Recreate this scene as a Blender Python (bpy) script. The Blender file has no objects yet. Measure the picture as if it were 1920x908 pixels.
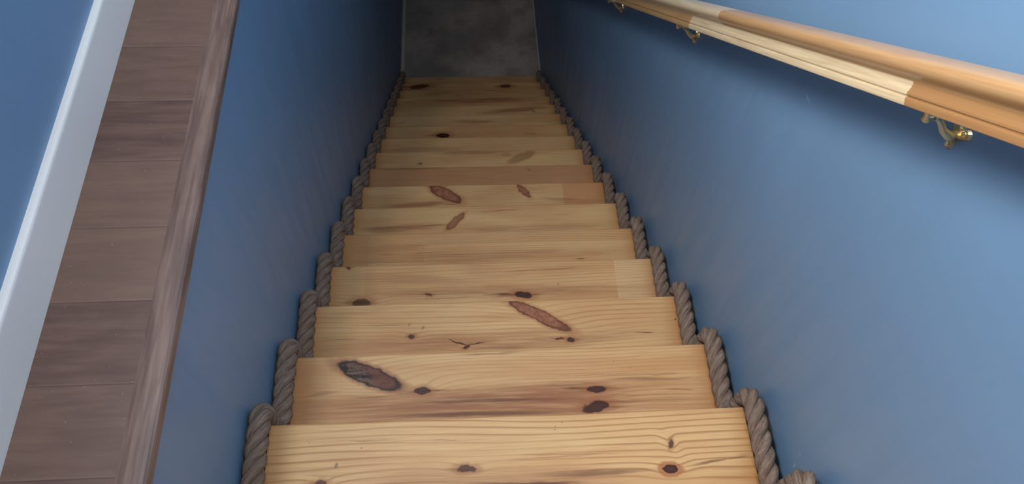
import bpy, bmesh, math, random
from mathutils import Vector, Matrix

C = bpy.context.scene.collection
SC = bpy.context.scene

# ---------------------------------------------------------------- camera
GO, RI = 0.22513, 0.17589            # going and rise of the stairs
YAW, PITCH, ROLL = 0.12373329, -1.02983547, 0.08138267
def camera():
    f = Vector((math.sin(YAW)*math.cos(PITCH), math.cos(YAW)*math.cos(PITCH), math.sin(PITCH)))
    r = Vector((math.cos(YAW), -math.sin(YAW), 0)); u = r.cross(f)
    r2 = r*math.cos(ROLL) + u*math.sin(ROLL); u2 = -r*math.sin(ROLL) + u*math.cos(ROLL)
    cd = bpy.data.cameras.new('camera'); cd.sensor_width = 36; cd.lens = 27.0; cd.clip_start = 0.02
    co = bpy.data.objects.new('camera', cd); C.objects.link(co)
    m = Matrix((r2, u2, -f)).transposed().to_4x4()
    m.translation = Vector((-0.09599, -0.29852, 1.43169))
    co.matrix_world = m
    SC.camera = co
camera()

# ---------------------------------------------------------------- light and exposure
w = bpy.data.worlds.new('world'); SC.world = w; w.use_nodes = True
w.node_tree.nodes['Background'].inputs[0].default_value = (0.8, 0.88, 1, 1)
w.node_tree.nodes['Background'].inputs[1].default_value = 0.0
def area(name, loc, target, sx, sy, power, col):
    d = bpy.data.lights.new(name, 'AREA'); d.shape = 'RECTANGLE'; d.size = sx; d.size_y = sy
    d.energy = power; d.color = col
    o = bpy.data.objects.new(name, d); C.objects.link(o); o.location = loc
    o.rotation_euler = (Vector(target)-Vector(loc)).to_track_quat('-Z', 'Y').to_euler()
    return o
area('window_daylight', (-0.79, 0.75, 2.05), (0.5, 0.75, 1.75), 1.3, 0.8, 70, (1, 0.99, 0.98))
area('fill_light', (0.42, -0.2, 2.55), (0.0, 0.2, 0), 0.25, 0.5, 18, (1, 0.97, 0.92))  # added fill without a known fixture, lifts the left wall
SC.view_settings.view_transform = 'Standard'; SC.view_settings.look = 'None'
SC.view_settings.exposure = 0.0; SC.view_settings.gamma = 1.0
SC.view_settings.use_curve_mapping = False

# ---------------------------------------------------------------- helpers
def lin(r, g, b):
    f = lambda c: (c/255/12.92) if c/255 <= 0.04045 else ((c/255+0.055)/1.055)**2.4
    return (f(r), f(g), f(b), 1)
def obj(name, bm, mat, parent=None, smooth=False, loc=(0, 0, 0)):
    me = bpy.data.meshes.new(name)
    bmesh.ops.recalc_face_normals(bm, faces=bm.faces)
    bm.to_mesh(me); bm.free()
    if smooth:
        for p in me.polygons: p.use_smooth = True
    me.materials.append(mat)
    o = bpy.data.objects.new(name, me); C.objects.link(o); o.location = loc
    if parent: o.parent = parent
    return o
def thing(name, label, cat, loc=(0, 0, 0)):
    o = bpy.data.objects.new(name, None); C.objects.link(o); o.location = loc
    o.empty_display_size = 0.1
    o['label'] = label; o['category'] = cat
    return o
def add_box(bm, x0, x1, y0, y1, z0, z1, bevel=0, seg=2):
    r = bmesh.ops.create_cube(bm, size=1.0); vs = r['verts']
    for v in vs:
        v.co = Vector((x0+(v.co.x+.5)*(x1-x0), y0+(v.co.y+.5)*(y1-y0), z0+(v.co.z+.5)*(z1-z0)))
    if bevel:
        es = list({e for v in vs for e in v.link_edges})
        bmesh.ops.bevel(bm, geom=es, offset=bevel, segments=seg, affect='EDGES', profile=0.5)
def struct(name, boxes, mat, bevel=0):
    bm = bmesh.new()
    for b in boxes: add_box(bm, *b, bevel=bevel)
    o = obj(name, bm, mat); o['kind'] = 'structure'
    return o
def add_prism(bm, pts, y0, y1):
    """closed outline of (x, z) points swept along y"""
    a = [bm.verts.new((x, y0, z)) for x, z in pts]; b = [bm.verts.new((x, y1, z)) for x, z in pts]
    n = len(pts)
    for i in range(n): bm.faces.new((a[i], a[(i+1) % n], b[(i+1) % n], b[i]))
    bm.faces.new(a); bm.faces.new(b[::-1])
def add_tube(bm, path, radii, n=10):
    """round tube along points with a radius each, closed ends"""
    rings = []
    for k, p in enumerate(path):
        p = Vector(p)
        a = Vector(path[max(k-1, 0)]); b = Vector(path[min(k+1, len(path)-1)])
        t = (b-a).normalized()
        s = Vector((0, 1, 0)) if abs(t.y) < .9 else Vector((1, 0, 0))
        u = t.cross(s).normalized(); v = t.cross(u)
        rings.append([bm.verts.new(p+radii[k]*(u*math.cos(2*math.pi*j/n)+v*math.sin(2*math.pi*j/n))) for j in range(n)])
    for A, B in zip(rings, rings[1:]):
        for j in range(n): bm.faces.new((A[j], A[(j+1) % n], B[(j+1) % n], B[j]))
    bm.faces.new(rings[0]); bm.faces.new(rings[-1][::-1])
def add_dome(bm, c, axis, r, flat=0.6):
    c = Vector(c); axis = Vector(axis).normalized()
    ks = [0, .3, .6, .85, 1]
    add_tube(bm, [c+axis*r*flat*math.sin(k*math.pi/2) for k in ks], [max(r*math.cos(k*math.pi/2), r*.02) for k in ks], 12)

# ---------------------------------------------------------------- node materials
class NM:
    def __init__(s, name):
        s.m = bpy.data.materials.new(name); s.m.use_nodes = True
        s.t = s.m.node_tree; s.b = s.t.nodes['Principled BSDF']; s.n = s.t.nodes
    def link(s, a, b): s.t.links.new(a, b)
    def put(s, sock, v):
        if hasattr(v, 'is_linked') or hasattr(v, 'links'): s.link(v, sock)
        else: sock.default_value = v
    def coord(s, kind='Object'): return s.n.new('ShaderNodeTexCoord').outputs[kind]
    def math(s, op, a, b=0.0, clamp=False):
        x = s.n.new('ShaderNodeMath'); x.operation = op; x.use_clamp = clamp
        s.put(x.inputs[0], a); s.put(x.inputs[1], b); return x.outputs[0]
    def vmath(s, op, a, b=(0, 0, 0)):
        x = s.n.new('ShaderNodeVectorMath'); x.operation = op
        s.put(x.inputs[0], a); s.put(x.inputs[1], b)
        return x.outputs['Value'] if op == 'LENGTH' else x.outputs[0]
    def sep(s, v):
        x = s.n.new('ShaderNodeSeparateXYZ'); s.link(v, x.inputs[0]); return x.outputs
    def comb(s, a, b, c=0.0):
        x = s.n.new('ShaderNodeCombineXYZ')
        for i, v in enumerate((a, b, c)): s.put(x.inputs[i], v)
        return x.outputs[0]
    def noise(s, v, scale, detail=3, rough=.55, color=False):
        x = s.n.new('ShaderNodeTexNoise'); s.link(v, x.inputs['Vector'])
        x.inputs['Scale'].default_value = scale; x.inputs['Detail'].default_value = detail
        x.inputs['Roughness'].default_value = rough
        return x.outputs['Color' if color else 'Fac']
    def white(s, v):
        x = s.n.new('ShaderNodeTexWhiteNoise'); x.noise_dimensions = '1D'; s.link(v, x.inputs['W']); return x.outputs['Value']
    def rng(s, v, a, b, c=0.0, d=1.0, smooth=True):
        x = s.n.new('ShaderNodeMapRange'); x.interpolation_type = 'SMOOTHSTEP' if smooth else 'LINEAR'
        s.put(x.inputs[0], v)
        for i, q in enumerate((a, b, c, d)): x.inputs[i+1].default_value = q
        return x.outputs[0]
    def mix(s, f, a, b, mode='MIX'):
        x = s.n.new('ShaderNodeMix'); x.data_type = 'RGBA'; x.blend_type = mode
        s.put(x.inputs['Factor'], f); s.put(x.inputs[6], a); s.put(x.inputs[7], b); return x.outputs[2]
    def ellipse(s, v, x, y, rx, ry, ang):
        m = s.n.new('ShaderNodeMapping'); m.vector_type = 'TEXTURE'
        s.link(v, m.inputs['Vector'])
        m.inputs['Location'].default_value = (x, y, 0); m.inputs['Rotation'].default_value = (0, 0, ang)
        m.inputs['Scale'].default_value = (rx, ry, 1)
        return s.vmath('LENGTH', m.outputs[0])
    def bump(s, h, strength, dist):
        x = s.n.new('ShaderNodeBump'); x.inputs['Strength'].default_value = strength; x.inputs['Distance'].default_value = dist
        s.put(x.inputs['Height'], h); s.link(x.outputs[0], s.b.inputs['Normal'])
    def out(s, col=None, rough=None, metal=None, spec=None):
        for k, v in (('Base Color', col), ('Roughness', rough), ('Metallic', metal), ('Specular IOR Level', spec)):
            if v is not None: s.put(s.b.inputs[k], v)
        return s.m

def paint(name, col, rough=.45, streaks=True, scuffs=()):
    k = NM(name); v = k.coord()
    big = k.noise(v, 1.3, 2)
    st = k.noise(k.vmath('MULTIPLY', v, (9, 9, 1.1)), 2.0, 3)
    c = k.mix(k.rng(big, .35, .65), tuple(q*.95 for q in col[:3])+(1,), tuple(min(q*1.05, 1) for q in col[:3])+(1,))
    for (x, y, z, rx, ry, rz) in scuffs:           # pale scuff marks on the paint
        m = k.n.new('ShaderNodeMapping'); m.vector_type = 'TEXTURE'
        wv = k.vmath('ADD', v, k.vmath('SCALE', k.noise(v, 90, 2, color=True)))
        k.link(v, m.inputs['Vector'])
        m.inputs['Location'].default_value = (x, y, z); m.inputs['Scale'].default_value = (rx, ry, rz)
        d = k.vmath('LENGTH', m.outputs[0])
        c = k.mix(k.math('MULTIPLY', k.rng(d, 1.0, .2), .45), c, lin(190, 205, 222))
    k.bump(k.noise(v, 260, 2), .12, .0008)
    return k.out(c, k.rng(st, .35, .7, rough-.06, rough+.08) if streaks else rough)

# colours of the marks in the wood
def pine(name, seed, marks, ring=.013, ringstr=.5, red=.0, blocks=()):
    rnd = random.Random(seed)
    k = NM(name)
    v0 = k.vmath('MULTIPLY', k.coord(), (1, 1, 0))
    off = (rnd.uniform(0, 40), rnd.uniform(0, 40), rnd.uniform(0, 9))
    v = k.vmath('ADD', v0, off)
    xs = k.sep(v0)
    # ragged coordinates for the outlines of the marks
    w1 = k.noise(v, 45, 3, color=True)
    vm = k.vmath('ADD', v0, k.vmath('MULTIPLY', k.vmath('SUBTRACT', w1, (.5, .5, .5)), (.024, .013, 0)))
    w2 = k.noise(k.vmath('MULTIPLY', v, (6, 40, 1)), 1.5, 4, color=True)
    vs = k.vmath('ADD', v0, k.vmath('MULTIPLY', k.vmath('SUBTRACT', w2, (.5, .5, .5)), (.12, .016, 0)))
    dists = []
    grainF = k.math('ADD', xs[1], k.math('MULTIPLY', k.math('SUBTRACT', k.noise(k.vmath('MULTIPLY', v, (.8, 5, 1)), 1.0, 2), .5), .09))
    for (x, y, rx, ry, a, kind, s) in marks:
        big = kind in ('stain', 'streak')
        wv = vs if big else (vm if rx > .008 else v0)
        d = k.ellipse(wv, x, y, rx, ry, a); dists.append(d)
        if kind in ('knot', 'eye', 'burl', 'scar') and rx > .005:
            d2 = k.ellipse(v0, x, y, rx*1.9+.012, ry*1.6+.006, a*.6)
            e = k.math('POWER', 2.718, k.math('MULTIPLY', k.math('MULTIPLY', d2, d2), -1.0))
            grainF = k.math('ADD', grainF, k.math('MULTIPLY', e, .010+.35*ry))
    # growth rings: soft rise, sharp latewood line
    fr = k.math('FRACT', k.math('ADD', k.math('DIVIDE', grainF, ring), k.math('MULTIPLY', k.noise(k.vmath('MULTIPLY', v, (2, 16, 1)), 1, 3), .7)))
    late = k.math('MULTIPLY', k.rng(fr, .58, .92), k.rng(fr, 1.0, .93))
    where = k.rng(k.noise(k.vmath('MULTIPLY', v, (1.8, 7, 1)), 1.3, 2), .32, .62, .25, 1.0)
    late = k.math('MULTIPLY', k.math('MULTIPLY', late, where), ringstr)
    fine = k.noise(k.vmath('MULTIPLY', v, (7, 260, 1)), 1.4, 4, .6)
    broad = k.noise(k.vmath('MULTIPLY', v, (1.6, 13, 1)), 1.1, 3)
    tone = k.noise(k.vmath('MULTIPLY', v, (2.2, 3.5, 1)), 1.2, 2)
    c = k.mix(k.rng(broad, .35, .7), lin(228, 187, 132), lin(211, 161, 108))
    c = k.mix(k.rng(tone, .45, .75, red*.6, .35+red), c, lin(193, 138, 98))
    for (bx0, bx1, by0, by1, col, f) in blocks:     # glued staves of another tone
        inx = k.math('MULTIPLY', k.math('GREATER_THAN', xs[0], bx0), k.math('LESS_THAN', xs[0], bx1))
        iny = k.math('MULTIPLY', k.math('GREATER_THAN', xs[1], by0), k.math('LESS_THAN', xs[1], by1))
        c = k.mix(k.math('MULTIPLY', k.math('MULTIPLY', inx, iny), f), c, col)
    c = k.mix(late, c, lin(164, 112, 66))
    c = k.mix(k.rng(fine, .35, .75, 0, .26), c, lin(172, 124, 80))
    # end-grain stain at both ends of the board
    ex = k.math('ABSOLUTE', xs[0])
    c = k.mix(k.math('MULTIPLY', k.rng(k.math('ADD', ex, k.math('MULTIPLY', tone, .03)), .465, .53), .55), c, lin(176, 118, 66))
    fib = k.rng(k.noise(k.vmath('MULTIPLY', v, (4, 75, 1)), 1.3, 4, .6), .36, .62, .28, 1)
    order = sorted(range(len(marks)), key=lambda i: {'stain': 0, 'streak': 1}.get(marks[i][5], 2))
    for i in order:
        x, y, rx, ry, a, kind, s = marks[i]; d = dists[i]
        if kind == 'stain':
            c = k.mix(k.math('MULTIPLY', k.math('MULTIPLY', k.rng(d, 1.25, .35), s*.85), k.rng(fib, .2, 1, .45, 1)), c, lin(146, 86, 56))
        elif kind == 'streak':
            c = k.mix(k.math('MULTIPLY', k.math('MULTIPLY', k.rng(d, 1.2, .3), s), k.rng(fib, 0, .6, .3, 1)), c, lin(92, 48, 32))
        elif kind == 'patch':
            c = k.mix(k.math('MULTIPLY', k.rng(d, 1.3, .7), s*.6), c, lin(142, 92, 58))
        elif kind == 'spot':
            c = k.mix(k.math('MULTIPLY', k.rng(d, 1.1, .8), s), c, lin(122, 92, 58))
        elif kind == 'crack':
            c = k.mix(k.math('MULTIPLY', k.rng(d, 1.2, .7), s), c, lin(84, 40, 24))
        elif kind == 'knot':
            if rx > .006: c = k.mix(k.math('MULTIPLY', k.rng(d, 2.3, .9), s*.6), c, lin(160, 96, 58))
            c = k.mix(k.math('MULTIPLY', k.rng(d, 1.1, .8), s), c, lin(58, 29, 20))
            c = k.mix(k.math('MULTIPLY', k.rng(d, .55, .2), s*.35), c, lin(92, 50, 34))
        elif kind == 'eye':
            c = k.mix(k.math('MULTIPLY', k.rng(d, 1.9, 1.3), .75), c, lin(150, 84, 46))
            c = k.mix(k.math('MULTIPLY', k.rng(d, 1.5, 1.25), .6), c, lin(196, 132, 82))
            c = k.mix(k.rng(d, 1.1, .9), c, lin(66, 32, 22))
            c = k.mix(k.math('MULTIPLY', k.rng(d, .5, .2), .5), c, lin(96, 54, 42))
        elif kind == 'burl':
            c = k.mix(k.math('MULTIPLY', k.rng(d, 1.5, .95), .75), c, lin(140, 86, 60))
            n = k.noise(k.vmath('MULTIPLY', v, (38, 90, 1)), 1.0, 4, .7)
            lx = k.ellipse(v0, x-rx*.75, y-ry*.2, rx*1.0, ry*2, a)
            flaky = k.mix(k.rng(n, .42, .58), lin(30, 20, 19), lin(112, 84, 70))
            plain = k.mix(k.rng(n, .35, .65), lin(92, 50, 36), lin(116, 68, 50))
            inner = k.mix(k.rng(lx, .75, 1.2), flaky, plain)
            inner = k.mix(k.rng(d, .75, .95), inner, lin(44, 25, 20))
            c = k.mix(k.math('MULTIPLY', k.rng(d, 1.08, .92), s), c, inner)
        elif kind == 'scar':
            c = k.mix(k.math('MULTIPLY', k.rng(d, 1.6, 1.0), s*.5), c, lin(170, 104, 62))
            inner = k.mix(k.rng(k.noise(k.vmath('MULTIPLY', vm, (60, 60, 1)), 1.0, 4, .7), .35, .65), lin(140, 86, 62), lin(170, 112, 82))
            inner = k.mix(k.rng(d, .62, .95, 0, .85), inner, lin(98, 54, 36))
            c = k.mix(k.math('MULTIPLY', k.rng(d, 1.1, .92), s), c, inner)
    k.bump(k.math('ADD', fine, k.math('MULTIPLY', late, -.6)), .1, .0006)
    return k.out(c, k.rng(fine, .3, .7, .36, .5), spec=.3)

# ---------------------------------------------------------------- other materials
def laminate_mat():
    k = NM('brown_laminate'); v = k.coord(); s = k.sep(v)
    u = k.math('DIVIDE', k.math('ADD', s[1], .0105), .134)
    idx = k.math('FLOOR', u); fr = k.math('FRACT', u)
    tint = k.white(idx)
    vv = k.vmath('ADD', v, k.comb(k.math('MULTIPLY', tint, 31.0), k.math('MULTIPLY', tint, 17.0), 0.0))
    g = k.noise(k.vmath('MULTIPLY', vv, (6, 46, 1)), 1.5, 4)
    b = k.noise(k.vmath('MULTIPLY', vv, (3, 9, 1)), 1.6, 3)
    c = k.mix(k.rng(g, .32, .7), lin(96, 69, 59), lin(118, 88, 75))
    c = k.mix(k.rng(b, .4, .66, 0, .55), c, lin(84, 60, 54))
    c = k.mix(k.math('MULTIPLY', tint, .5), c, lin(134, 104, 86))
    c = k.mix(k.rng(fr, .975, .998, 0, .4), c, lin(52, 38, 34))
    c = k.mix(k.rng(fr, .025, .006, 0, .22), c, lin(150, 122, 104))  # highlight on the plank step, painted into the colour
    dust = k.rng(k.noise(v, 210, 1), .76, .80, 0, .5)
    c = k.mix(dust, c, lin(190, 175, 165))
    k.bump(k.math('MULTIPLY', k.rng(fr, .985, 1.0), -1.0), .3, .001)
    return k.out(c, .42)
def nosing_mat():
    k = NM('nosing_laminate'); v = k.coord()
    g = k.noise(k.vmath('MULTIPLY', v, (110, 6, 40)), 1.3, 4)
    b = k.noise(k.vmath('MULTIPLY', v, (20, 5, 20)), 1.5, 3)
    c = k.mix(k.rng(g, .32, .68), lin(106, 82, 73), lin(138, 112, 99))
    c = k.mix(k.rng(b, .45, .68, 0, .45), c, lin(92, 72, 62))
    return k.out(c, .42)
def concrete_mat():
    k = NM('dark_concrete'); v = k.coord()
    a = k.noise(v, 2.6, 4); b = k.noise(v, 30, 3); cc = k.noise(v, 5, 2)
    c = k.mix(k.rng(a, .35, .65), lin(160, 150, 142), lin(198, 184, 170))
    c = k.mix(k.rng(cc, .5, .66, 0, .5), c, lin(150, 124, 116))
    c = k.mix(k.rng(b, .4, .7, 0, .2), c, lin(125, 122, 122))
    return k.out(c, .8)
def rail_mat():
    k = NM('rail_wood'); uv = k.coord('UV'); s = k.sep(uv)
    t, h = s[0], s[1]
    g = k.noise(k.vmath('MULTIPLY', uv, (7, 260, 1)), 1.2, 4)
    b = k.noise(k.vmath('MULTIPLY', uv, (2.2, 60, 1)), 1.2, 3)
    pale, orange, brown = lin(226, 202, 160), lin(188, 148, 98), lin(172, 127, 78)
    low = k.math('LESS_THAN', h, .0305)
    tooth = k.math('MULTIPLY', k.math('PINGPONG', h, .0018), .9)
    tl = k.math('ADD', t, tooth)
    lo = k.mix(k.math('GREATER_THAN', tl, T_LOW_A), brown, pale)
    lo = k.mix(k.math('GREATER_THAN', tl, T_LOW_B), lo, orange)
    lo = k.mix(k.math('GREATER_THAN', tl, T_LOW_B+.92), lo, pale)
    up = k.mix(k.math('GREATER_THAN', t, T_UP), lin(192, 150, 102), lin(220, 198, 162))
    up = k.mix(k.math('GREATER_THAN', t, T_UP+.8), up, orange)
    c = k.mix(low, up, lo)
    c = k.mix(k.rng(g, .36, .7, 0, .3), c, lin(160, 104, 60))
    c = k.mix(k.rng(b, .5, .72, 0, .3), c, lin(146, 96, 60))
    k.b.inputs['Coat Weight'].default_value = .7; k.b.inputs['Coat Roughness'].default_value = .3
    return k.out(c, .38)
def rope_mat():
    k = NM('manila_fibre'); uv = k.coord('UV')
    f = k.noise(k.vmath('MULTIPLY', uv, (26, 15, 1)), 1.6, 4, .65)
    ff = k.noise(k.vmath('MULTIPLY', uv, (60, 46, 1)), 1.8, 3, .6)
    b = k.noise(k.coord(), 14, 2)
    c = k.mix(k.rng(f, .3, .72), lin(96, 76, 64), lin(164, 142, 126))
    c = k.mix(k.rng(ff, .52, .74, 0, .6), c, lin(190, 170, 152))
    c = k.mix(k.rng(b, .4, .7, 0, .4), c, lin(118, 94, 76))
    k.bump(k.math('ADD', f, ff), .55, .0012)
    return k.out(c, .85, spec=.25)
def brass_mat():
    k = NM('polished_brass')
    n = k.noise(k.coord(), 60, 2)
    return k.out(k.mix(n, lin(232, 206, 148), lin(244, 226, 180)), k.rng(n, .3, .7, .26, .38), .82)

BLUE = lin(116, 150, 182)
blue_r = paint('blue_paint_right', BLUE, .42, scuffs=((.558, .641, .355, .02, .016, .006), (.558, .088, -.06, .02, .006, .004), (.558, .075, -.10, .02, .004, .012)))
blue = paint('blue_paint', BLUE, .42)
white = paint('white_trim_paint', lin(247, 241, 234), .4, False)
ceil_white = paint('ceiling_white', lin(235, 235, 232), .7, False)

UP = 2*RI                      # the upper floor stands two risers above the first step in view
LOW = -18*RI
XL, XR = -0.556, 0.558
YB, YF, TOP = -2.4, 5.4, 2.85

# ---------------------------------------------------------------- the setting
lam = laminate_mat()
struct('floor', [(-.74, -.574, -.47, YF, .20, UP), (-.74, XR, YB, -.47, .20, UP)], lam)
struct('floor_lower', [(-.9, .9, 2.2, YF, LOW-.1, LOW)], concrete_mat())
struct('wall_left', [(-.74, XL, -.47, YF, LOW-.1, .325)], blue)
struct('wall_right', [(XR, XR+.12, YB, YF, LOW-.1, TOP)], blue_r)
WY0, WY1, WZ0, WZ1 = .05, 1.45, 1.60, 2.5      # window opening in the upper left wall
struct('wall_left_upper', [(-.86, -.74, YB, WY0, .2, TOP), (-.86, -.74, WY1, YF, .2, TOP), (-.86, -.74, WY0, WY1, .2, WZ0), (-.86, -.74, WY0, WY1, WZ1, TOP)], blue)
struct('window_1', [(-.85, -.815, WY0, WY0+.045, WZ0, WZ1), (-.85, -.815, WY1-.045, WY1, WZ0, WZ1), (-.85, -.815, WY0+.045, WY1-.045, WZ0, WZ0+.045), (-.85, -.815, WY0+.045, WY1-.045, WZ1-.045, WZ1), (-.845, -.82, .73, .77, WZ0+.045, WZ1-.045)], white, .004)
struct('wall_far', [(-.86, XR+.12, YF, YF+.1, LOW-.1, TOP)], blue)
struct('wall_back', [(-.86, XR+.12, YB-.1, YB, .2, TOP)], blue)
struct('ceiling', [(-.86, XR+.12, YB-.1, YF+.1, TOP, TOP+.1)], ceil_white)
struct('ceiling_lower', [(XL, XR, 2.75, YF, .08, UP)], ceil_white)
bm = bmesh.new()
add_prism(bm, [(-.727, UP), (-.727, UP+.090), (-.7273, UP+.0935), (-.7285, UP+.0965), (-.731, UP+.0985), (-.734, UP+.099), (-.74, UP+.099), (-.74, UP)], YB, YF)
o = obj('baseboard_left', bm, white); o['kind'] = 'structure'
bm = bmesh.new()
nose = [(-.5745, UP-.002), (-.5745, UP+.001), (-.568, UP+.0035), (-.560, UP+.0045), (-.541, UP+.0045), (-.536, UP+.003), (-.5325, UP), (-.531, UP-.004), (-.531, UP-.018), (-.533, UP-.021), (XL, UP-.021), (XL, UP-.030), (-.5745, UP-.030)]
add_prism(bm, nose, -.47, YF)
o = obj('trim_1', bm, nosing_mat()); o['kind'] = 'structure'
strip = paint('raw_plaster_strip', lin(215, 205, 192), .7, False)
struct('trim_2', [(XL, XL+.03, 4.0, YF, LOW, LOW+.03)], strip, .004)
struct('trim_3', [(XR-.012, XR, 4.0, YF, LOW, LOW+.03)], strip, .004)

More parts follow.
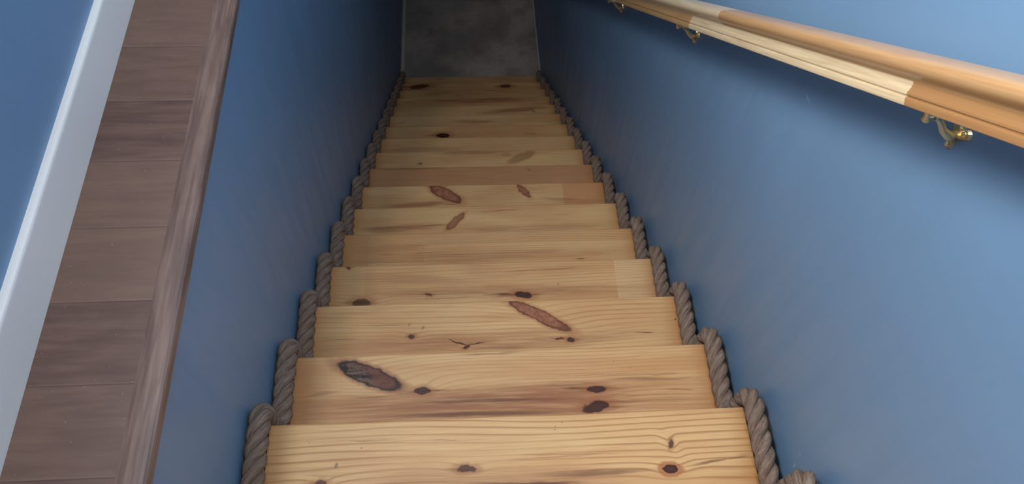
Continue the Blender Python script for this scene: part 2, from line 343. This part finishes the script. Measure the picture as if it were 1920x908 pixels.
# ---------------------------------------------------------------- staircase
# marks in the wood of each tread: x, y from the nosing, half-length, half-width, angle, kind, strength
MARKS = {
    1: [(0.334, -0.076, 0.0104, 0.0052, -1.73, 'knot', 0.8),
        (0.326, -0.128, 0.0169, 0.0105, -0.04, 'eye', 1),
        (-0.1, -0.11, 0.0187, 0.0079, -0.04, 'knot', 0.85),
        (-0.397, -0.125, 0.0118, 0.0059, -0.04, 'knot', 0.8),
        (-0.368, -0.091, 0.0063, 0.0035, 1.19, 'spot', 0.7),
        (0.025, -0.145, 0.1319, 0.0066, -0.03, 'streak', 0.95),
        (0.431, -0.114, 0.0861, 0.0043, 0.13, 'streak', 0.75),
        (0.171, -0.128, 0.1344, 0.0067, 0.01, 'streak', 0.6),
        (0.091, -0.028, 0.0017, 0.0014, -0.04, 'spot', 0.6),
        (-0.318, -0.057, 0.0017, 0.0013, -0.04, 'knot', 0.7),
        (0.107, -0.019, 0.0017, 0.0014, -0.04, 'spot', 0.7),
        (0.089, -0.035, 0.0018, 0.0014, -0.37, 'spot', 0.7),
        (-0.426, -0.042, 0.0011, 0.0012, -0.04, 'knot', 0.6),
        (-0.016, -0.135, 0.3297, 0.033, -0.04, 'stain', 0.5)],
    2: [(0.0, -0.165, 0.6, 0.055, -0.03, 'stain', 0.5),
        (-0.333, -0.054, 0.0858, 0.024, -0.41, 'burl', 1),
        (-0.204, -0.098, 0.0192, 0.0096, -0.04, 'knot', 0.95),
        (0.22, -0.11, 0.0263, 0.0095, 0.01, 'knot', 0.95),
        (0.175, -0.106, 0.0372, 0.0037, -0.09, 'streak', 0.8),
        (0.213, -0.155, 0.0341, 0.0143, 0.22, 'knot', 0.95),
        (0.0, -0.131, 0.4954, 0.0347, -0.01, 'stain', 0.85),
        (0.155, -0.104, 0.3473, 0.0208, 0.0, 'stain', 0.6),
        (-0.032, -0.129, 0.1991, 0.008, -0.02, 'streak', 0.6),
        (-0.076, -0.16, 0.254, 0.0076, -0.01, 'streak', 0.7),
        (0.365, -0.088, 0.1398, 0.0056, -0.02, 'streak', 0.45),
        (-0.027, -0.007, 0.0997, 0.004, -0.0, 'streak', 0.4),
        (-0.447, -0.097, 0.0503, 0.003, 0.09, 'streak', 0.35),
        (0.429, -0.119, 0.0363, 0.0022, -0.06, 'streak', 0.5),
        (0.31, -0.058, 0.002, 0.0016, -0.04, 'spot', 0.6),
        (0.272, -0.04, 0.002, 0.0016, -0.04, 'spot', 0.6)],
    3: [(0.111, -0.048, 0.1005, 0.0181, -0.52, 'scar', 1),
        (0.195, -0.126, 0.0121, 0.0067, 0.1, 'knot', 0.9),
        (0.164, -0.121, 0.0134, 0.0034, 0.02, 'knot', 0.8),
        (-0.244, -0.102, 0.0125, 0.0062, 0.09, 'knot', 0.85),
        (-0.114, -0.124, 0.0293, 0.0023, -0.34, 'crack', 0.95),
        (-0.064, -0.129, 0.0253, 0.002, 0.15, 'crack', 0.95),
        (-0.095, -0.137, 0.0096, 0.0043, 0.39, 'knot', 0.9),
        (0.398, -0.11, 0.0431, 0.0022, -0.02, 'streak', 0.8),
        (0.004, -0.121, 0.4947, 0.0346, 0.02, 'stain', 0.6),
        (-0.251, -0.065, 0.0056, 0.0028, 1.03, 'spot', 0.5),
        (-0.213, -0.076, 0.0064, 0.0045, 0.82, 'spot', 0.5),
        (0.499, -0.074, 0.003, 0.0024, 0.55, 'knot', 0.8),
        (-0.381, -0.017, 0.1182, 0.0142, 0.07, 'stain', 0.35),
        (-0.005, -0.143, 0.11, 0.0055, -0.0, 'streak', 0.3)],
    4: [(0.1, -0.175, 0.5, 0.03, -0.03, 'stain', 0.4),
        (0.087, -0.119, 0.0283, 0.0127, -0.1, 'knot', 0.95),
        (0.026, -0.115, 0.0432, 0.0039, -0.03, 'streak', 0.85),
        (-0.411, -0.13, 0.0291, 0.0146, 0.03, 'knot', 0.75),
        (-0.455, -0.007, 0.0087, 0.0061, -0.25, 'knot', 0.75),
        (-0.208, -0.109, 0.0122, 0.0055, -0.34, 'knot', 0.7),
        (0.066, -0.103, 0.4594, 0.023, -0.01, 'stain', 0.6),
        (0.2, -0.085, 0.0034, 0.0027, -0.03, 'spot', 0.7),
        (0.085, -0.039, 0.0017, 0.0015, -0.03, 'spot', 0.6),
        (0.126, -0.035, 0.0017, 0.0015, -0.03, 'spot', 0.6),
        (-0.262, -0.053, 0.2165, 0.0217, -0.07, 'stain', 0.35)],
    5: [(-0.004, -0.102, 0.4906, 0.0245, 0.02, 'stain', 0.5),
        (0.299, -0.121, 0.0234, 0.0023, 0.02, 'streak', 0.6),
        (-0.351, -0.06, 0.1284, 0.018, 0.04, 'stain', 0.3)],
    6: [(-0.123, -0.068, 0.0485, 0.0145, 0.82, 'scar', 0.8),
        (-0.337, -0.093, 0.1646, 0.0165, 0.03, 'stain', 0.85),
        (0.175, -0.107, 0.3073, 0.0184, 0.0, 'stain', 0.45)],
    7: [(-0.165, -0.045, 0.0767, 0.0261, -0.58, 'scar', 0.95),
        (0.165, -0.038, 0.04, 0.0144, -0.93, 'scar', 0.9),
        (-0.281, -0.096, 0.1483, 0.0148, 0.05, 'stain', 0.9),
        (-0.149, -0.099, 0.0276, 0.0019, -0.03, 'streak', 0.8),
        (0.359, -0.091, 0.1347, 0.0162, -0.11, 'stain', 0.5)],
    8: [(-0.001, -0.021, 0.4921, 0.1476, -0.02, 'stain', 0.35),
        (-0.313, -0.005, 0.1807, 0.0108, 0.01, 'streak', 0.3),
        (0.213, -0.023, 0.0152, 0.0046, -0.94, 'spot', 0.5)],
    9: [(0.201, -0.044, 0.0783, 0.0235, 0.45, 'patch', 0.95),
        (0.128, -0.027, 0.0262, 0.0105, -0.02, 'patch', 0.6),
        (-0.296, -0.072, 0.0103, 0.0072, -0.02, 'knot', 0.5),
        (-0.027, -0.01, 0.2356, 0.0118, 0.01, 'streak', 0.4)],
    10: [(-0.3, -0.077, 0.1928, 0.0193, -0.0, 'stain', 0.5)],
    11: [(-0.193, -0.068, 0.0398, 0.0167, -0.02, 'knot', 1),
        (0.296, -0.066, 0.0448, 0.009, -0.1, 'stain', 0.5)],
    12: [(-0.017, -0.051, 0.1499, 0.015, -0.02, 'stain', 0.8),
        (-0.457, -0.055, 0.039, 0.0078, 0.08, 'stain', 0.5)],
    13: [(0.267, -0.04, 0.2381, 0.0238, 0.09, 'stain', 0.9),
        (0.366, -0.046, 0.0393, 0.0098, -0.61, 'streak', 0.6)],
    14: [(0.024, -0.027, 0.4244, 0.0297, 0.0, 'stain', 1),
        (-0.435, -0.037, 0.0454, 0.0091, -0.02, 'stain', 0.7)],
    15: [(0.004, -0.034, 0.4738, 0.0474, -0.01, 'stain', 0.6),
        (-0.025, 0.011, 0.2983, 0.0298, -0.02, 'stain', 0.4)],
    16: [(-0.383, -0.031, 0.0743, 0.0223, 0.16, 'knot', 0.8),
        (0.244, -0.036, 0.0433, 0.0173, 0.04, 'knot', 0.8)],
    17: [(-0.241, -0.02, 0.0612, 0.0122, 0.07, 'stain', 0.5)],
}
RINGS = {0: (.016, .6, 0), 1: (.0150, .75, 0), 2: (.011, .45, .25), 3: (.014, .6, .05), 4: (.010, .5, .3), 5: (.008, .5, .2), 6: (.0075, .55, 0), 7: (.009, .5, .1), 8: (.007, .2, .55)}
BLOCKS = {
    4: [(-.52, -.405, -.2, .01, lin(216, 172, 118), .7), (.385, .53, -.2, .01, lin(226, 190, 142), .75)],
    5: [(-.42, -.23, -.12, .01, lin(204, 150, 100), .6), (-.23, .53, -.05, .01, lin(196, 146, 100), .5), (-.52, -.42, -.2, .01, lin(200, 146, 98), .7)],
    6: [(-.55, -.3, -.04, .01, lin(214, 170, 116), .5)],
    7: [(.33, .55, -.2, .01, lin(206, 146, 96), .7)],
    8: [(-.55, .55, -.25, .01, lin(190, 136, 96), .55)],
    10: [(-.1, .55, -.25, .01, lin(216, 172, 120), .5)],
    12: [(-.55, -.1, -.25, .01, lin(222, 178, 126), .5)],
    16: [(-.55, .55, -.25, -.1, lin(176, 118, 84), .5)],
}
LABELS = {1: 'pine tread nearest the camera with a ringed round knot', 2: 'pine tread with a large dark burl knot at its left',
          3: 'pine tread with a slanting reddish brown scar knot', 6: 'pine tread with a small upright reddish knot',
          7: 'pine tread with two slanting reddish knots', 8: 'plain pine tread of a duller reddish tone', 11: 'pine tread with one dark red oval knot'}
stairs = thing('staircase', 'steep straight flight of knotty varnished pine steps between blue walls', 'stairs', (0, 3.8, LOW))
riser_mat = pine('pine_riser', 99, [], .012, .4)
def tread_bm():
    bm = bmesh.new(); add_box(bm, -.5115, .5070, -.247, 0, -.032, 0)
    es = [e for e in bm.edges if all(abs(v.co.y) < 1e-6 for v in e.verts) and abs(e.verts[0].co.z-e.verts[1].co.z) < 1e-6]
    bmesh.ops.bevel(bm, geom=es, offset=.005, segments=3, affect='EDGES', profile=.5)
    return bm
rnd = random.Random(7)
for i in range(1, 7):                      # long thin brown grain streaks
    for q in range(4 if i > 2 else 6):
        MARKS[i].append((rnd.uniform(-.45, .45), -rnd.uniform(.02, .2), rnd.uniform(.05, .16), rnd.uniform(.0015, .003), rnd.uniform(-.03, .03), 'streak', rnd.uniform(.25, .5)))
for i in MARKS:                            # dark tails that taper off from the knots along the grain
    for (x, y, rx, ry, a, kind, s) in list(MARKS[i]):
        if kind == 'knot' and rx > .011: MARKS[i].append((x+rnd.uniform(-.5, .5)*rx, y, rx*2.4, ry*.35, -.02, 'streak', .7))
for i in range(-1, 18):
    ring, rs, red = RINGS.get(i, (.008+.001*(i % 3), .4, .15*(i % 3)))
    m = pine('pine_tread', 100+i, MARKS.get(i, []), ring, rs, red, BLOCKS.get(i, ()))
    t = obj('tread', tread_bm(), m, stairs, loc=(0, GO*i-3.8, -RI*i-LOW))
    if i in LABELS: t['label'] = LABELS[i]
    bm = bmesh.new(); add_box(bm, -.5115, .5070, -.043, -.025, -RI+.0005, -.0325)
    obj('riser', bm, riser_mat, stairs, loc=(0, GO*i-3.8, -RI*i-LOW))
bm = bmesh.new(); add_box(bm, -.5115, .5070, -.043, -.025, -RI+.0005, -.002)
obj('riser', bm, riser_mat, stairs, loc=(0, -2*GO-3.8, 2*RI-LOW))

# ---------------------------------------------------------------- ropes
def rope_path(R):
    """centre line (y, z) of a rope lying on the treads and bending over every nosing"""
    c, d = R-.003, R-.003                   # the rope lies half over the ends of the boards
    P = []
    for i in range(-1, 18):
        P.append((GO*(i-1)+d, -RI*i+c)); P.append((GO*i+d, -RI*i+c))
    P.append((GO*17+d, LOW+R+.003))
    out = []
    for k, p in enumerate(P):
        p = Vector(p)
        if k in (0, len(P)-1): out.append(p); continue
        a, b = Vector(P[k-1]), Vector(P[k+1])
        outer = (k % 2 == 1)                    # over the nosing: fillet; at the tread's back: fillet
        fr = .030 if outer else .034
        u, w_ = (a-p).normalized(), (b-p).normalized()
        s, e = p+u*fr, p+w_*fr
        if outer:                               # keep the bend clear of the board's edge
            lift = Vector((.24, .24))*c
            p2 = p+lift; s = s+Vector((0, .12*c)); e = e+Vector((.12*c, 0))
        else: p2 = p
        for q in range(9):
            f = q/8; out.append(s*(1-f)**2+p2*2*f*(1-f)+e*f*f)
    return out
def resample(P, step):
    L = [0]
    for a, b in zip(P, P[1:]): L.append(L[-1]+(b-a).length)
    n = int(L[-1]/step); res = []; j = 0
    for q in range(n+1):
        d = L[-1]*q/n
        while j < len(L)-2 and L[j+1] < d: j += 1
        f = (d-L[j])/max(L[j+1]-L[j], 1e-9); res.append(P[j].lerp(P[j+1], f))
    for _ in range(3):
        res = [res[0]]+[(res[q-1]+res[q]*2+res[q+1])/4 for q in range(1, len(res)-1)]+[res[-1]]
    return res
def make_rope(name, label, x, R, phase, seed):
    rnd = random.Random(seed)
    step = .0045; P = resample(rope_path(R), step)
    bm = bmesh.new(); uvl = bm.loops.layers.uv.new('UVMap')
    rs, ro, lead, N = R*.49, R*.51, .104, 14
    for s in range(3):
        rings = []; prev = None; cen = []
        for q, p in enumerate(P):
            a, b = P[max(q-1, 0)], P[min(q+1, len(P)-1)]
            t = (b-a).normalized(); nrm = Vector((-t.y, t.x))
            ph = phase+s*2*math.pi/3 + 2*math.pi*q*step/lead
            wob = 1+.05*math.sin(q*.021+s)+.03*math.sin(q*.13+s*2)
            o2 = nrm*math.cos(ph)*ro
            cen.append((Vector((x+math.sin(ph)*ro, p.x+o2.x, p.y+o2.y)), Vector((math.sin(ph), nrm.x*math.cos(ph), nrm.y*math.cos(ph))), rs*wob))
        for q, (c, rad, r) in enumerate(cen):
            a, b = cen[max(q-1, 0)][0], cen[min(q+1, len(cen)-1)][0]
            t = (b-a).normalized(); u = (rad-t*rad.dot(t)).normalized(); w_ = t.cross(u)
            rings.append([bm.verts.new(c+u*r*math.cos(2*math.pi*j/N)*1.0+w_*r*math.sin(2*math.pi*j/N)*1.03) for j in range(N)])
        for q in range(len(rings)-1):
            A, B = rings[q], rings[q+1]
            for j in range(N):
                f = bm.faces.new((A[j], A[(j+1) % N], B[(j+1) % N], B[j]))
                tw = q*step*5
                for l, (uu, vv) in zip(f.loops, ((q, j), (q, j+1), (q+1, j+1), (q+1, j))):
                    l[uvl].uv = (uu*step+s*9.1, vv/N+tw)
        bm.faces.new(rings[0]); bm.faces.new(rings[-1][::-1])
    o = obj(name, bm, ropem, None, True)
    o['label'] = label; o['category'] = 'rope'; o['group'] = 'ropes along the stair edges'
    return o
ropem = rope_mat()
make_rope('edge_rope', 'thick brown twisted rope along the left ends of the pine steps', -.5275, .0245, .4, 1)
make_rope('edge_rope', 'thick brown twisted rope along the right ends of the pine steps, below the handrail', .5225, .0232, 1.7, 2)

# ---------------------------------------------------------------- handrail
SL = math.atan2(RI, GO)
def tpar(y, z): return y*math.cos(SL)-z*math.sin(SL)
T_LOW_A, T_LOW_B, T_UP = tpar(.332, .72), tpar(1.093, .124), tpar(.934, .288)
RX, RC = .490, .957            # rail centre; height of its underside above the nosing line
hand = thing('handrail', 'varnished wooden handrail on brass brackets along the right blue wall', 'handrail', (RX, 0, RC))
half = [(-.0235, 0), (-.0245, .001), (-.0248, .0095), (-.0238, .0108), (-.0222, .0116), (-.0222, .0132), (-.0236, .0142), (-.0238, .0156), (-.0222, .0186), (-.0196, .022),
        (-.0178, .0262), (-.0172, .030), (-.0182, .034), (-.0215, .0375), (-.0258, .0405), (-.0282, .0445), (-.0286, .0485), (-.0276, .0525), (-.0256, .0560), (-.0228, .0584), (-.0190, .0600), (-.011, .0610), (0, .0614)]
prof = half+[(-h, p) for h, p in half[-2::-1]]
def rail():
    bm = bmesh.new(); uvl = bm.loops.layers.uv.new('UVMap')
    d = Vector((0, math.cos(SL), -math.sin(SL))); n = Vector((0, math.sin(SL), math.cos(SL)))
    ts = [-1.0+5.2*q/26 for q in range(27)]
    rings = [[bm.verts.new(d*t+n*p+Vector((h, 0, 0))) for h, p in prof] for t in ts]
    N = len(prof)
    t0 = -RC*math.sin(SL)
    for q in range(26):
        for j in range(N):
            k = (j+1) % N
            f = bm.faces.new((rings[q][j], rings[q][k], rings[q+1][k], rings[q+1][j]))
            for l, (a, b) in zip(f.loops, ((q, j), (q, k), (q+1, k), (q+1, j))): l[uvl].uv = (ts[a]+t0, prof[b][1])
    bm.faces.new(rings[0]); bm.faces.new(rings[-1][::-1])
    o = obj('rail', bm, rail_mat(), hand)
    for p in o.data.polygons: p.use_smooth = True
    o.data.set_sharp_from_angle(angle=math.radians(40))
rail()
brass = brass_mat()
def bracket():
    """local frame: origin on the wall face below the rail, x towards the wall"""
    bm = bmesh.new()
    lobes = [(0, -.014), (-.013, .020), (.013, .020)]
    out = []
    for a, (cy, cz) in zip((-90, 30, 150), ((0, -.014), (.013, .020), (-.013, .020))):
        for k in range(-3, 4):
            q = math.radians(a+k*22); out.append((cy+.0072*math.cos(q), cz+.0072*math.sin(q)))
        nx = {-90: 30, 30: 150, 150: 270}[a]
        q = math.radians((a+nx)/2 if a != 150 else 210); out.append((.0075*math.cos(q)*.9, .008+.0085*math.sin(q)))
    A = [bm.verts.new((-.004, y, z)) for y, z in out]; B = [bm.verts.new((0, y*1.08, z*1.04)) for y, z in out]
    bm.faces.new(A); bm.faces.new(B[::-1])
    for j in range(len(A)): bm.faces.new((A[j], A[(j+1) % len(A)], B[(j+1) % len(A)], B[j]))
    plate = obj('bracket', bm, brass, hand)
    bm = bmesh.new()                                   # arm: broad at the wall, rising to a slim tip with a ball
    add_tube(bm, [(-.003, 0, .000), (-.012, .0, .002), (-.024, .001, .012), (-.034, .002, .026), (-.042, .002, .034), (-.050, .002, .036)], [.0085, .0066, .005, .0042, .0038, .0035], 14)
    add_tube(bm, [(-.048, .002, .036), (-.052, .002, .0355), (-.0555, .002, .035), (-.0585, .002, .0345), (-.0615, .002, .034), (-.063, .002, .034)], [.004, .003, .005, .0058, .0045, .0012], 14)
    obj('arm', bm, brass, plate, True)
    bm = bmesh.new()                                   # saddle strap under the rail and the pin that carries it
    c, s = math.cos(SL), math.sin(SL)
    top = .0585-.0012
    q = [(-.055, -.030), (-.055, .030), (-.075, .030), (-.080, 0), (-.075, -.030)]
    lo = [bm.verts.new((x, t*c, top-.003-t*s)) for x, t in q]; hi = [bm.verts.new((x, t*c, top-t*s)) for x, t in q]
    bm.faces.new(lo); bm.faces.new(hi[::-1])
    for j in range(5): bm.faces.new((lo[j], lo[(j+1) % 5], hi[(j+1) % 5], hi[j]))
    add_tube(bm, [(-.060, .002, .034), (-.062, .002, .045), (-.064, .002, top-.002)], [.005, .004, .0055], 10)
    obj('saddle', bm, brass, plate)
    for cy, cz in lobes:
        bm = bmesh.new(); add_dome(bm, (-.004, cy, cz), (-1, 0, 0), .0048, .8)
        obj('screw', bm, brass, plate, True)
    return plate
first = bracket()
def place_bracket(y, o):
    # the underside of the rail stands .0585 above the bracket's origin
    o.location = (XR-RX, y, -y*math.tan(SL)-.0585)
place_bracket(.309, first)
for y in (1.238, 2.03, 3.0, -.60):
    b = first.copy(); C.objects.link(b); b.parent = hand
    for ch in first.children:
        c = ch.copy(); C.objects.link(c); c.parent = b
    place_bracket(y, b)
